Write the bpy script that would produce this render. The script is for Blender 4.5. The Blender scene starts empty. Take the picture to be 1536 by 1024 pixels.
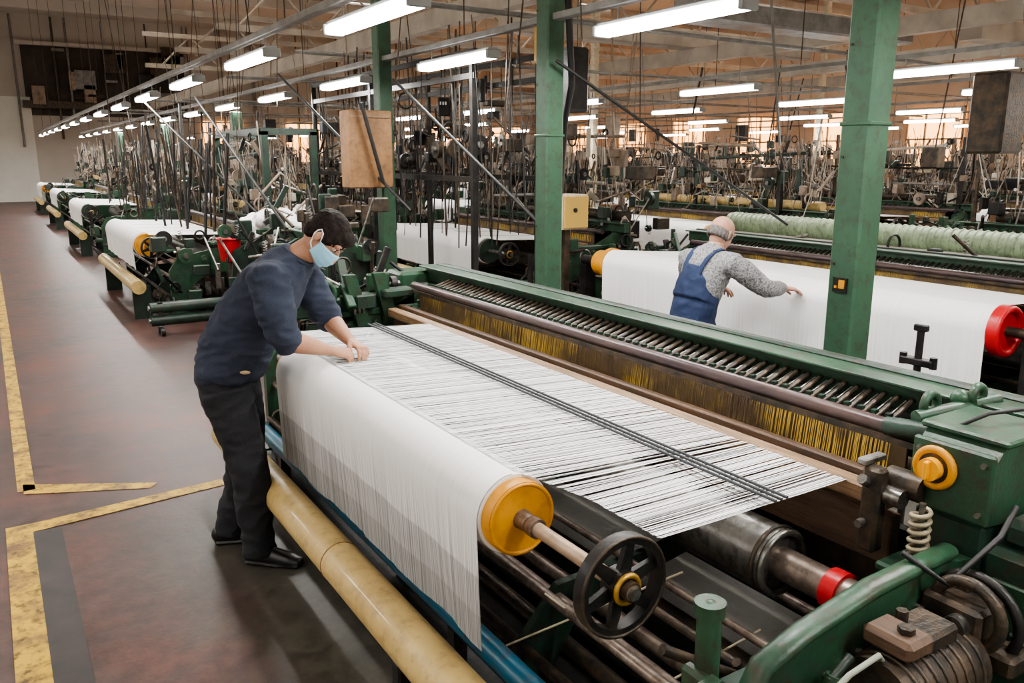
import bpy, math, random
from mathutils import Vector, Matrix, noise
R = random.Random(7)
V = Vector
pi = math.pi

# ------------------------------------------------------------------ materials
def mat(name, c1, rough=0.5, metal=0.0, c2=None, nscale=6.0, nlo=0.35, nhi=0.7, bump=0.0, bscale=40.0,
        stretch=(1,1,1), emit=None, estr=0.0, rvar=0.1, coat=0.0, grime=0.0):
    m = bpy.data.materials.new(name); m.use_nodes = True
    nt = m.node_tree; N = nt.nodes; L = nt.links
    b = N['Principled BSDF']
    b.inputs['Base Color'].default_value = (*c1, 1)
    b.inputs['Roughness'].default_value = rough
    b.inputs['Metallic'].default_value = metal
    if coat: b.inputs['Coat Weight'].default_value = coat
    tc = N.new('ShaderNodeTexCoord'); mp = N.new('ShaderNodeMapping')
    mp.inputs['Scale'].default_value = stretch
    L.new(tc.outputs['Object'], mp.inputs['Vector'])
    if c2 is not None:
        n = N.new('ShaderNodeTexNoise'); n.inputs['Scale'].default_value = nscale
        n.inputs['Detail'].default_value = 6; n.inputs['Roughness'].default_value = 0.6
        L.new(mp.outputs[0], n.inputs['Vector'])
        r = N.new('ShaderNodeValToRGB')
        r.color_ramp.elements[0].position = nlo; r.color_ramp.elements[0].color = (*c1, 1)
        r.color_ramp.elements[1].position = nhi; r.color_ramp.elements[1].color = (*c2, 1)
        L.new(n.outputs['Fac'], r.inputs[0]); col = r.outputs[0]
        mr = N.new('ShaderNodeMapRange'); mr.inputs['To Min'].default_value = max(0.02, rough-rvar)
        mr.inputs['To Max'].default_value = min(1, rough+rvar)
        L.new(n.outputs['Fac'], mr.inputs['Value']); L.new(mr.outputs[0], b.inputs['Roughness'])
        if grime:
            g = N.new('ShaderNodeTexNoise'); g.inputs['Scale'].default_value = 19; g.inputs['Detail'].default_value = 9
            g.inputs['Roughness'].default_value = .7; L.new(mp.outputs[0], g.inputs['Vector'])
            gr = N.new('ShaderNodeValToRGB'); gr.color_ramp.elements[0].position=.49; gr.color_ramp.elements[1].position=.65
            gr.color_ramp.elements[0].color=(0,0,0,1); gr.color_ramp.elements[1].color=(grime,grime,grime,1)
            L.new(g.outputs['Fac'], gr.inputs[0])
            mg = N.new('ShaderNodeMixRGB'); mg.inputs[2].default_value=(.040,.028,.019,1)
            L.new(gr.outputs[0], mg.inputs[0]); L.new(col, mg.inputs[1]); col = mg.outputs[0]
        L.new(col, b.inputs['Base Color'])
    if bump:
        n2 = N.new('ShaderNodeTexNoise'); n2.inputs['Scale'].default_value = bscale
        n2.inputs['Detail'].default_value = 4
        L.new(mp.outputs[0], n2.inputs['Vector'])
        bp = N.new('ShaderNodeBump'); bp.inputs['Strength'].default_value = bump
        bp.inputs['Distance'].default_value = 0.01
        L.new(n2.outputs['Fac'], bp.inputs['Height']); L.new(bp.outputs[0], b.inputs['Normal'])
    if emit:
        b.inputs['Emission Color'].default_value = (*emit, 1)
        b.inputs['Emission Strength'].default_value = estr
    return m

M = {}
M['green'] = mat('green_paint', (0.028,0.082,0.044), 0.38, 0.0, (0.015,0.038,0.025), 5, .42, .78, .15, 60, grime=.85)
M['dgreen'] = mat('dark_green_paint', (0.018,0.048,0.032), 0.42, 0.0, (0.013,0.02,0.016), 8, .4, .7, .2, 60, grime=.85)
M['colgreen'] = mat('column_green_paint', (0.042,0.104,0.060), 0.45, 0.0, (0.030,0.072,0.043), 3, .4, .8, .1, 40, grime=.5)
M['lgreen'] = mat('pale_green_paint', (0.36,0.44,0.30), 0.5, 0.0, (0.22,0.28,0.19), 8, grime=.5)
M['black'] = mat('black_iron', (0.014,0.014,0.015), 0.4, 0.3, (0.035,0.03,0.026), 12, .4, .7, .2, 50)
M['dark'] = mat('greasy_dark_metal', (0.04,0.035,0.03), 0.42, 0.5, (0.13,0.09,0.06), 14, .4, .75, .3, 60)
M['steel'] = mat('worn_steel', (0.34,0.33,0.31), 0.32, 0.85, (0.16,0.15,0.14), 10, .4, .7, .1, 80, grime=.7)
M['rodsteel'] = mat('rod_steel', (0.34,0.28,0.24), 0.38, 0.7, (0.14,0.10,0.08), 16, .4, .7, grime=.6)
M['tube'] = mat('cardboard_tube_tan', (0.60,0.44,0.18), 0.42, 0.0, (0.44,0.30,0.11), 5, .35, .75, .05, 30, coat=.2, grime=.3)
M['blue'] = mat('blue_pipe_paint', (0.01,0.10,0.17), 0.35, 0.0, (0.01,0.065,0.11), 6, grime=.6)
M['yellow'] = mat('yellow_plastic', (0.68,0.31,0.02), 0.42, 0.0, (0.50,0.21,0.015), 9, .4, .75, grime=.25)
M['orange'] = mat('amber_knob', (0.85,0.40,0.02), 0.3)
M['red'] = mat('red_plastic', (0.48,0.012,0.018), 0.35)
M['wood'] = mat('worn_wood', (0.32,0.20,0.11), 0.5, 0.0, (0.15,0.09,0.05), 4, .35, .7, .15, 20, stretch=(8,.7,8), grime=.6)
M['dwood'] = mat('dark_wood', (0.13,0.075,0.045), 0.5, 0.0, (0.06,0.038,0.027), 4, .35, .7, .15, 20, stretch=(8,.7,8), grime=.6)
M['plum'] = mat('plum_bar', (0.06,0.042,0.046), 0.32, 0.2, (0.12,0.075,0.065), 5, .4, .8, stretch=(1,.5,1), grime=.7)
M['brass'] = mat('brass_wire', (0.72,0.48,0.08), 0.5, 0.1, (0.12,0.08,0.055), 1.9, .47, .57)
M['board'] = mat('brown_fibreboard', (0.30,0.16,0.07), 0.6, 0, (0.19,0.10,0.045), 6, grime=.4)
M['cream'] = mat('cream_paint', (0.58,0.50,0.36), 0.5, 0, (0.45,0.37,0.26), 6, grime=.4)
M['cloth'] = mat('white_cloth', (0.84,0.84,0.84), 0.7, 0, (0.76,0.76,0.76), 3, .3, .8, .12, 150)
M['thr1'] = mat('thread_white', (0.86,0.87,0.88), 0.6)
M['thr2'] = mat('thread_grey', (0.58,0.59,0.60), 0.6)
M['thr3'] = mat('thread_shadow', (0.26,0.27,0.28), 0.6)  # dark grey threads, mixed in at random among the lighter ones
M['dcloth'] = mat('dark_lease_cord', (0.04,0.045,0.05), 0.6)
M['housing'] = mat('lamp_housing', (0.32,0.33,0.33), 0.45)
M['rail'] = mat('grey_rail', (0.24,0.235,0.23), 0.45, .2, (0.14,0.135,0.125), 6)
M['lampglow'] = mat('lamp_tube', (1,1,1), .5, emit=(1.0,0.98,0.94), estr=26)
M['lampglow'].cycles.emission_sampling = 'NONE'
M['cable'] = mat('black_cable', (0.014,0.014,0.014), .5)
M['rubberg'] = mat('grey_cable', (0.25,0.27,0.22), .5)
M['ceil2']=mat('dusty_duct',(.42,.37,.31),.6,0,(.28,.24,.20),2)
M['ochre']=mat('ochre_panel',(.50,.33,.08),.5)
M['dust']=mat('dusty_brown_metal',(.34,.26,.20),.6,0.1,(.16,.12,.09),6)  # background metal, colour lightened to stand in for haze
M['pale']=mat('dusty_pale_parts',(.60,.54,.45),.6,0,(.40,.35,.28),5)  # background parts, haze put into their pale colour

def fabric_mat(name, zband=None, yscale=260):
    m = bpy.data.materials.new(name); m.use_nodes = True
    nt = m.node_tree; N = nt.nodes; L = nt.links; b = N['Principled BSDF']
    b.inputs['Roughness'].default_value = .75
    tc = N.new('ShaderNodeTexCoord'); mp = N.new('ShaderNodeMapping')
    mp.inputs['Scale'].default_value = (2, yscale, 1.2)
    L.new(tc.outputs['Object'], mp.inputs['Vector'])
    n = N.new('ShaderNodeTexNoise'); n.inputs['Scale'].default_value = 1; n.inputs['Detail'].default_value = 3
    L.new(mp.outputs[0], n.inputs['Vector'])
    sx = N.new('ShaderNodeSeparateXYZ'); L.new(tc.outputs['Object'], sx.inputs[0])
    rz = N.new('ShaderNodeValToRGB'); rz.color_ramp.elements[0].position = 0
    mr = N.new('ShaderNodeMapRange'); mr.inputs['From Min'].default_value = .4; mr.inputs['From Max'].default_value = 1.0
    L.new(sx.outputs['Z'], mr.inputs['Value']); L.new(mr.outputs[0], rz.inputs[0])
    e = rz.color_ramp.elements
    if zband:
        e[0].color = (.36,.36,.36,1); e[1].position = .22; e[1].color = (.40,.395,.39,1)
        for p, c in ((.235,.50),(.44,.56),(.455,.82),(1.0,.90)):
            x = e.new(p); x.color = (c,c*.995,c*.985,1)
    else:
        e[0].color=(.82,.82,.82,1); e[1].color=(.88,.88,.87,1)
    rn = N.new('ShaderNodeValToRGB'); rn.color_ramp.elements[0].position = .38; rn.color_ramp.elements[1].position = .58
    rn.color_ramp.elements[0].color = (.36,.36,.37,1); rn.color_ramp.elements[1].color = (1,1,1,1)
    L.new(n.outputs['Fac'], rn.inputs[0])
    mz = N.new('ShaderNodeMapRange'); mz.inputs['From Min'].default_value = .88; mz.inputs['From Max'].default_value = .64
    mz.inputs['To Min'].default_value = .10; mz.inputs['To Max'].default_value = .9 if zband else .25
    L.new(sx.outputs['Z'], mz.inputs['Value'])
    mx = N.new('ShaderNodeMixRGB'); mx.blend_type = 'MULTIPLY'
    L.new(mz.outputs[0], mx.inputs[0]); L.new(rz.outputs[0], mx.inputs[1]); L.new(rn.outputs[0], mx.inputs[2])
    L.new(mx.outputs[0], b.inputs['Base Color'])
    bp = N.new('ShaderNodeBump'); bp.inputs['Strength'].default_value = .25; bp.inputs['Distance'].default_value = .004
    L.new(n.outputs['Fac'], bp.inputs['Height']); L.new(bp.outputs[0], b.inputs['Normal'])
    return m
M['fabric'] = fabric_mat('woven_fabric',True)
M['fabric2'] = fabric_mat('white_fabric',False)

# ------------------------------------------------------------------ mesh builder
class B:
    def __init__(s):
        s.v=[]; s.f=[]; s.m=[]; s.s=[]; s.mats=[]
    def mi(s, k):
        if k not in s.mats: s.mats.append(k)
        return s.mats.index(k)
    def add(s, vs, fs, k, smooth=False):
        o=len(s.v); s.v += [tuple(x) for x in vs]; i=s.mi(k)
        for f in fs:
            s.f.append([o+j for j in f]); s.m.append(i); s.s.append(smooth)
    def box(s, c, d, k, rot=None, ch=0.0):
        hx,hy,hz = d[0]/2,d[1]/2,d[2]/2; c=V(c)
        ch = min(ch, hx*.6, hy*.6, hz*.6)
        def tr(p):
            p=V(p)
            if rot is not None: p = rot @ p
            return c+p
        if ch<=0:
            vs=[tr((x*hx,y*hy,z*hz)) for x in(-1,1) for y in(-1,1) for z in(-1,1)]
            fs=[(0,1,3,2),(4,6,7,5),(0,4,5,1),(2,3,7,6),(0,2,6,4),(1,5,7,3)]
            s.add(vs,fs,k); return
        vs=[]; idx={}
        for x in(-1,1):
            for y in(-1,1):
                for z in(-1,1):
                    idx[(x,y,z,0)]=len(vs); vs.append((x*hx,y*(hy-ch),z*(hz-ch)))
                    idx[(x,y,z,1)]=len(vs); vs.append((x*(hx-ch),y*hy,z*(hz-ch)))
                    idx[(x,y,z,2)]=len(vs); vs.append((x*(hx-ch),y*(hy-ch),z*hz))
        fs=[]
        q=[(-1,-1),(1,-1),(1,1),(-1,1)]
        for g in(-1,1):
            fs.append([idx[(g,a,b,0)] for a,b in q]); fs.append([idx[(a,g,b,1)] for a,b in q]); fs.append([idx[(a,b,g,2)] for a,b in q])
        for a in(-1,1):
            for b in(-1,1):
                fs.append([idx[(a,b,-1,0)],idx[(a,b,1,0)],idx[(a,b,1,1)],idx[(a,b,-1,1)]])
                fs.append([idx[(a,-1,b,0)],idx[(a,1,b,0)],idx[(a,1,b,2)],idx[(a,-1,b,2)]])
                fs.append([idx[(-1,a,b,1)],idx[(1,a,b,1)],idx[(1,a,b,2)],idx[(-1,a,b,2)]])
                for g in(-1,1): fs.append([idx[(a,b,g,0)],idx[(a,b,g,1)],idx[(a,b,g,2)]])
        out=[]
        for f in fs:
            p=[V(vs[i]) for i in f]; n=(p[1]-p[0]).cross(p[2]-p[1]); cc=sum(p,V())/len(p)
            out.append(f if n.dot(cc)>0 else f[::-1])
        s.add([tr(v) for v in vs],out,k)
    def sweep(s, pts, k, side=None, seg=14, cap='flat', smooth=True):
        P=[(V(p[0]),p[1],p[2] if len(p)>2 else p[1]) for p in pts]
        n=len(P); T=[]
        for i in range(n):
            a=P[max(0,i-1)][0]; b=P[min(n-1,i+1)][0]; t=(b-a)
            T.append(t.normalized() if t.length>1e-9 else V((0,0,1)))
        sd = V(side) if side is not None else None
        if sd is None:
            sd = V((1,0,0)) if abs(T[0].x)<.8 else V((0,1,0))
        rings=[]
        def ring(c,ra,rb,t,sdv):
            x=(sdv-t*sdv.dot(t)).normalized(); y=t.cross(x)
            return [c+x*(math.cos(2*pi*j/seg)*ra)+y*(math.sin(2*pi*j/seg)*rb) for j in range(seg)]
        if cap=='round':
            c,ra,rb=P[0]; m=min(ra,rb)
            for a in (80,60,40,20):
                a=math.radians(a); rings.append(ring(c-T[0]*m*math.sin(a),ra*math.cos(a),rb*math.cos(a),T[0],sd))
        for i in range(n):
            sdi=(sd-T[i]*sd.dot(T[i]))
            if sdi.length>.1 and side is None: sd=sdi.normalized()
            rings.append(ring(P[i][0],P[i][1],P[i][2],T[i],sd))
        if cap=='round':
            c,ra,rb=P[-1]; m=min(ra,rb)
            for a in (20,40,60,80):
                a=math.radians(a); rings.append(ring(c+T[-1]*m*math.sin(a),ra*math.cos(a),rb*math.cos(a),T[-1],sd))
        vs=[p for r in rings for p in r]; fs=[]
        for i in range(len(rings)-1):
            for j in range(seg):
                a=i*seg+j; b=i*seg+(j+1)%seg
                fs.append((a,b,b+seg,a+seg))
        s.add(vs,fs,k,smooth)
        if cap:
            s.add(rings[0],[tuple(range(seg))[::-1]],k); s.add(rings[-1],[tuple(range(seg))],k)
    def cyl(s,a,b,r,k,r2=None,seg=16): s.sweep([(a,r),(b,r if r2 is None else r2)],k,seg=seg)
    def ell(s,c,ax,rad,k,seg=20,rn=12):
        c=V(c); vs=[]; fs=[]
        for i in range(rn+1):
            th=pi*i/rn
            for j in range(seg):
                ph=2*pi*j/seg
                vs.append(c+ax[0]*(rad[0]*math.sin(th)*math.cos(ph))+ax[1]*(rad[1]*math.sin(th)*math.sin(ph))+ax[2]*(rad[2]*math.cos(th)))
        for i in range(rn):
            for j in range(seg):
                a=i*seg+j; b=i*seg+(j+1)%seg; fs.append((a,a+seg,b+seg,b))
        s.add(vs,fs,k,True)
    def sph(s,c,r,k): s.ell(c,(V((1,0,0)),V((0,1,0)),V((0,0,1))),(r,r,r),k,12,8)
    def torus(s,c,axis,R_,r,k,seg=32,sg=8,flat=1.0):
        c=V(c); t=V(axis).normalized(); x=V((0,0,1)) if abs(t.z)<.8 else V((1,0,0))
        x=(x-t*x.dot(t)).normalized(); y=t.cross(x); vs=[]; fs=[]
        for i in range(seg):
            a=2*pi*i/seg; d=x*math.cos(a)+y*math.sin(a)
            for j in range(sg):
                b=2*pi*j/sg; vs.append(c+d*(R_+r*math.cos(b))+t*(r*flat*math.sin(b)))
        for i in range(seg):
            for j in range(sg):
                fs.append((i*sg+j,((i+1)%seg)*sg+j,((i+1)%seg)*sg+(j+1)%sg,i*sg+(j+1)%sg))
        s.add(vs,fs,k,True)
    def prism(s,poly,k,o,u,w,th):
        o=V(o);u=V(u);w=V(w);n=u.cross(w).normalized(); m=len(poly)
        vs=[o+u*p[0]+w*p[1]-n*th/2 for p in poly]+[o+u*p[0]+w*p[1]+n*th/2 for p in poly]
        fs=[tuple(range(m))[::-1],tuple(range(m,2*m))]+[(i,(i+1)%m,m+(i+1)%m,m+i) for i in range(m)]
        s.add(vs,fs,k)
    def path(s,pts,r,k,seg=8):
        s.sweep([(p,r) for p in pts],k,seg=seg)
    def spring(s,a,b,R_,r,turns,k):
        a=V(a);b=V(b);t=(b-a);L=t.length;t.normalize()
        x=V((1,0,0)) if abs(t.x)<.8 else V((0,1,0)); x=(x-t*x.dot(t)).normalized();y=t.cross(x)
        n=int(turns*12)
        s.path([a+t*(L*i/n)+x*(R_*math.cos(2*pi*i/12))+y*(R_*math.sin(2*pi*i/12)) for i in range(n+1)],r,k,6)
    def mesh(s,name):
        me=bpy.data.meshes.new(name); me.from_pydata(s.v,[],s.f)
        for k in s.mats: me.materials.append(M[k])
        me.polygons.foreach_set('material_index',s.m); me.polygons.foreach_set('use_smooth',s.s)
        me.update(); return me
    def obj(s,name,parent=None):
        return place(s.mesh(name),name,(0,0,0),parent)

def place(me,name,loc=(0,0,0),parent=None,rz=0):
    o=bpy.data.objects.new(name,me); o.location=loc; o.rotation_euler=(0,0,rz)
    bpy.context.scene.collection.objects.link(o)
    if parent: o.parent=parent
    return o
def empty(name,loc=(0,0,0)):
    o=bpy.data.objects.new(name,None); bpy.context.scene.collection.objects.link(o); o.empty_display_size=.1
    return o
X=V((1,0,0));Y=V((0,1,0));Z=V((0,0,1))

# ------------------------------------------------------------------ camera
cam=bpy.data.cameras.new('camera'); co=bpy.data.objects.new('camera',cam)
bpy.context.scene.collection.objects.link(co)
co.location=(0,0,1.9); co.rotation_euler=(math.radians(90-12.65),0,math.radians(-32.2))
cam.lens=28.9; cam.sensor_width=36; cam.clip_start=.05; cam.clip_end=200
bpy.context.scene.camera=co

# ------------------------------------------------------------------ room shell
HALL=(-5,28,-4,42,7.8)
def room():
    m=bpy.data.materials.new('painted_concrete_floor'); m.use_nodes=True; nt=m.node_tree; N=nt.nodes; L=nt.links; b=N['Principled BSDF']
    tc=N.new('ShaderNodeTexCoord'); n=N.new('ShaderNodeTexNoise'); n.inputs['Scale'].default_value=.9; n.inputs['Detail'].default_value=9; n.inputs['Roughness'].default_value=.65
    L.new(tc.outputs['Object'],n.inputs['Vector'])
    r=N.new('ShaderNodeValToRGB'); e=r.color_ramp.elements
    e[0].position=.32; e[0].color=(.055,.042,.040,1); e[1].position=.70; e[1].color=(.175,.064,.050,1)
    x=e.new(.5); x.color=(.105,.060,.053,1)
    L.new(n.outputs['Fac'],r.inputs[0])
    sx=N.new('ShaderNodeSeparateXYZ'); L.new(tc.outputs['Object'],sx.inputs[0])
    n3=N.new('ShaderNodeTexNoise'); n3.inputs['Scale'].default_value=2.2; n3.inputs['Detail'].default_value=5; L.new(tc.outputs['Object'],n3.inputs['Vector'])
    ad=N.new('ShaderNodeMath'); ad.operation='MULTIPLY_ADD'; ad.inputs[1].default_value=1.1; L.new(n3.outputs['Fac'],ad.inputs[0]); L.new(sx.outputs['X'],ad.inputs[2])
    mr=N.new('ShaderNodeMapRange'); mr.inputs['From Min'].default_value=.95; mr.inputs['From Max'].default_value=1.35; L.new(ad.outputs[0],mr.inputs['Value'])
    my=N.new('ShaderNodeMapRange'); my.inputs['From Min'].default_value=4.75; my.inputs['From Max'].default_value=4.2; L.new(sx.outputs['Y'],my.inputs['Value'])
    mm=N.new('ShaderNodeMath'); mm.operation='MULTIPLY'; L.new(mr.outputs[0],mm.inputs[0]); L.new(my.outputs[0],mm.inputs[1])
    mx=N.new('ShaderNodeMixRGB'); L.new(mm.outputs[0],mx.inputs[0]); L.new(r.outputs[0],mx.inputs[1]); mx.inputs[2].default_value=(.085,.077,.062,1)
    n2=N.new('ShaderNodeTexNoise'); n2.inputs['Scale'].default_value=9; n2.inputs['Detail'].default_value=10; n2.inputs['Roughness'].default_value=.75; L.new(tc.outputs['Object'],n2.inputs['Vector'])
    r2=N.new('ShaderNodeValToRGB'); r2.color_ramp.elements[0].position=.40; r2.color_ramp.elements[1].position=.60
    r2.color_ramp.elements[0].color=(.45,.45,.45,1); L.new(n2.outputs['Fac'],r2.inputs[0])
    m2=N.new('ShaderNodeMixRGB'); m2.blend_type='MULTIPLY'; m2.inputs[0].default_value=.85; L.new(mx.outputs[0],m2.inputs[1]); L.new(r2.outputs[0],m2.inputs[2])
    L.new(m2.outputs[0],b.inputs['Base Color'])
    rr=N.new('ShaderNodeMapRange'); rr.inputs['To Min'].default_value=.22; rr.inputs['To Max'].default_value=.68; L.new(n2.outputs['Fac'],rr.inputs['Value']); L.new(rr.outputs[0],b.inputs['Roughness'])
    bp=N.new('ShaderNodeBump'); bp.inputs['Strength'].default_value=.25; bp.inputs['Distance'].default_value=.01; L.new(n2.outputs['Fac'],bp.inputs['Height']); L.new(bp.outputs[0],b.inputs['Normal'])
    M['floor']=m
    M['wall']=mat('plaster_wall',(.72,.55,.41),.8,0,(.55,.41,.30),.5,.3,.75,.1,8)
    M['wallend']=mat('grey_plaster_wall',(.50,.47,.42),.8,0,(.38,.35,.31),.35,.3,.75,.1,8)
    M['ceil']=mat('ceiling_plaster',(.50,.46,.41),.8,0,(.40,.365,.32),.4)
    M['whitewall']=mat('white_wall_panel',(.72,.72,.67),.7,0,(.6,.6,.56),.6)
    M['void']=mat('dark_recess',(.035,.03,.027),.8,0,(.07,.055,.045),1.5)  # dark colour on a flat panel, painted as the shade inside an opening
    M['winglow']=mat('amber_window_glass',(.9,.55,.25),.5,emit=(1.0,.45,.14),estr=5)
    M['sky']=mat('skylight_glass',(.9,.8,.6),.5,emit=(1.0,.91,.78),estr=6)
    x0,x1,y0,y1,h=HALL
    b=B(); b.box(((x0+x1)/2,(y0+y1)/2,-.05),(x1-x0,y1-y0,.1),'floor'); b.obj('floor')
    b=B(); b.box(((x0+x1)/2,(y0+y1)/2,h+.05),(x1-x0,y1-y0,.1),'ceil')
    for i in range(9): b.box(((x0+x1)/2,y0+2+i*5,h-.2),(x1-x0,.22,.4),'ceil')
    b.obj('ceiling')
    b=B(); b.box((x1+.1,(y0+y1)/2,h/2),(.2,y1-y0,h),'wall'); b.obj('wall_right')
    b=B(); b.box((x0-.1,(y0+y1)/2,h/2),(.2,y1-y0,h),'whitewall'); b.obj('wall_left')
    b=B(); b.box(((x0+x1)/2,y1+.1,h/2),(x1-x0,.2,h),'wallend')
    b.box((-1.2,y1-.04,2.2),(6.5,.08,4.4),'whitewall'); b.box((5.2,y1-.03,5.1),(6.6,.06,2.9),'void')
    rg=random.Random(51)
    b.box((5.2,y1-.15,6.6),(7,.3,.16),'wallend'); b.box((5.0,y1-.2,4.1),(6.5,.3,.3),'dark')
    for i in range(16): b.box((2.2+rg.random()*6.2,y1-.3,3.8+rg.random()*2.6),(rg.uniform(.1,.9),.3,rg.uniform(.1,.9)),rg.choice(('dark','dust','black','rail')))
    for i in range(18): 
        xx=rg.uniform(1,20); b.cyl((xx,y1-.2,rg.uniform(1.5,4)),(xx,y1-.2,7.7),rg.uniform(.02,.05),rg.choice(('dark','rail')),seg=6)
    b.obj('wall_back')
    b=B(); b.box(((x0+x1)/2,y0-.1,h/2),(x1-x0,.2,h),'whitewall'); b.obj('wall_front')
    WL=bpy.data.lights.new('window_light','AREA'); WL.shape='RECTANGLE'; WL.size=2; WL.size_y=1.9; WL.energy=90; WL.color=(1,.60,.32)
    k=1
    for yy in range(0,40,4):
        b=B(); b.box((x1-.03,yy+1,2.5),(.06,2.0,2.1),'winglow')
        for q in(-1,-.33,.33,1): b.box((x1-.08,yy+1+q,2.5),(.06,.06,2.15),'cream')
        for q in(-1.05,0,1.05): b.box((x1-.08,yy+1,2.5+q),(.06,2.06,.06),'cream')
        o=b.obj('window_%d'%k); k+=1
        l=bpy.data.objects.new('window_light',WL); bpy.context.scene.collection.objects.link(l); l.parent=o; l.location=(x1-.15,yy+1,2.5); l.rotation_euler=(0,math.radians(90),0)
    for xx in range(10,27,4):
        b=B(); b.box((xx,y1-.03,2.6),(2.0,.06,1.9),'winglow')
        for q in(-1,-.33,.33,1): b.box((xx+q,y1-.08,2.6),(.06,.06,1.95),'cream')
        b.obj('window_%d'%k); k+=1
    for i,xx in enumerate((-2.5,5.5,13.5,21.5)):  # emissive skylight grid, added as general fill light for the hall
        for yy in (1,10,20,30):
            b=B(); b.box((xx,yy,h-.02),(1.6,4.4,.05),'sky')
            for q in(-2.2,-1.1,0,1.1,2.2): b.box((xx,yy+q,h-.06),(1.7,.06,.08),'rail')
            b.obj('window_%d'%k); k+=1
    M['ypaint']=mat('yellow_floor_paint',(.60,.38,.04),.55,0,(.19,.11,.05),7,.45,.66,grime=.85)
    M['kpaint']=mat('black_floor_paint',(.035,.033,.035),.5,0,(.07,.055,.055),6)
    b=B()
    def strip(pts,k,z=.003):
        b.add([(p[0],p[1],z) for p in pts],[(0,1,2,3)],k)
    strip([(-.12,-3),(0,-3),(0,4.78),(-.12,4.78)],'ypaint',.004)
    strip([(0,-3),(.13,-3),(.13,4.66),(0,4.66)],'kpaint')
    strip([(-.0,4.66),(1.0,4.78),(1.0,4.88),(-.0,4.78)],'ypaint',.004)
    strip([(-.02,5.25),(.62,4.96),(.66,5.03),(-.02,5.42)],'ypaint')
    strip([(-.05,5.3),(.04,5.3),(.04,41),(-.05,41)],'ypaint')
    b.obj('floor_marking')
room()

# ------------------------------------------------------------------ clutter machine head
def head(b,c,s,rng,n=26,greens=('green','dgreen'),metals=('dark','black','steel')):
    cx,cy,cz=c; sx,sy,sz=s
    for i in range(n):
        p=(cx+rng.uniform(-.5,.5)*sx,cy+rng.uniform(-.5,.5)*sy,cz+rng.uniform(-.5,.5)*sz)
        t=rng.random()
        if t<.28:
            b.box(p,(rng.uniform(.05,.22),rng.uniform(.03,.14),rng.uniform(.05,.22)),rng.choice(greens),ch=.01)
        elif t<.42:
            r=rng.uniform(.03,.1); ax=rng.choice((X,Y)); k=rng.choice(greens+metals)
            b.cyl(V(p)-ax*.02,V(p)+ax*.02,r,k,seg=18); b.cyl(V(p)-ax*.05,V(p)+ax*.05,r*.35,'steel',seg=10)
        elif t<.6:
            d=V((rng.uniform(-1,1),rng.uniform(-1,1),rng.uniform(-1,1))).normalized()*rng.uniform(.1,.3)
            b.cyl(V(p)-d,V(p)+d,rng.uniform(.006,.018),rng.choice(metals),seg=8)
        elif t<.75:
            q=Matrix.Rotation(rng.uniform(-1,1),3,rng.choice('XYZ'))
            b.box(p,(rng.uniform(.03,.07),rng.uniform(.02,.04),rng.uniform(.15,.35)),rng.choice(greens+metals),rot=q,ch=.006)
        elif t<.85:
            b.torus(p,rng.choice((X,Y)),rng.uniform(.04,.09),rng.uniform(.008,.014),rng.choice(greens+metals),20,6)
        elif t<.93:
            b.spring(p,V(p)+V((rng.uniform(-.03,.03),0,.12)),.018,.004,5,'steel')
        else:
            for a in range(3): b.cyl(V(p)+X*.03*a,V(p)+X*.03*a+Z*.03,.009,'steel',seg=6)

def end_frame(b,y,hh=.95,k='green',x0=1.35,x1=2.75,sgn=1):
    b.prism([(x0,0),(x0+.16,0),(x0+.2,.35),(x0+.35,.5),(x0+.62,.55),(x0+.85,.45),(x0+.92,.1),(x0+.92,0),(x1,0),(x1,hh+.05),(x1-.25,hh+.1),(x1-.5,hh-.02),
             (x0+.5,hh-.12),(x0+.1,hh-.2),(x0,hh-.35)][::-1],k,(0,y,0),X,Z,.06)
    b.box(((x0+.1),y,.04),(.3,.14,.08),k,ch=.01); b.box((x1-.2,y,.04),(.5,.16,.08),k,ch=.01)
    b.box(((x0+x1)/2+.2,y,hh-.05),(x1-x0-.5,.09,.05),k,ch=.01)

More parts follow.
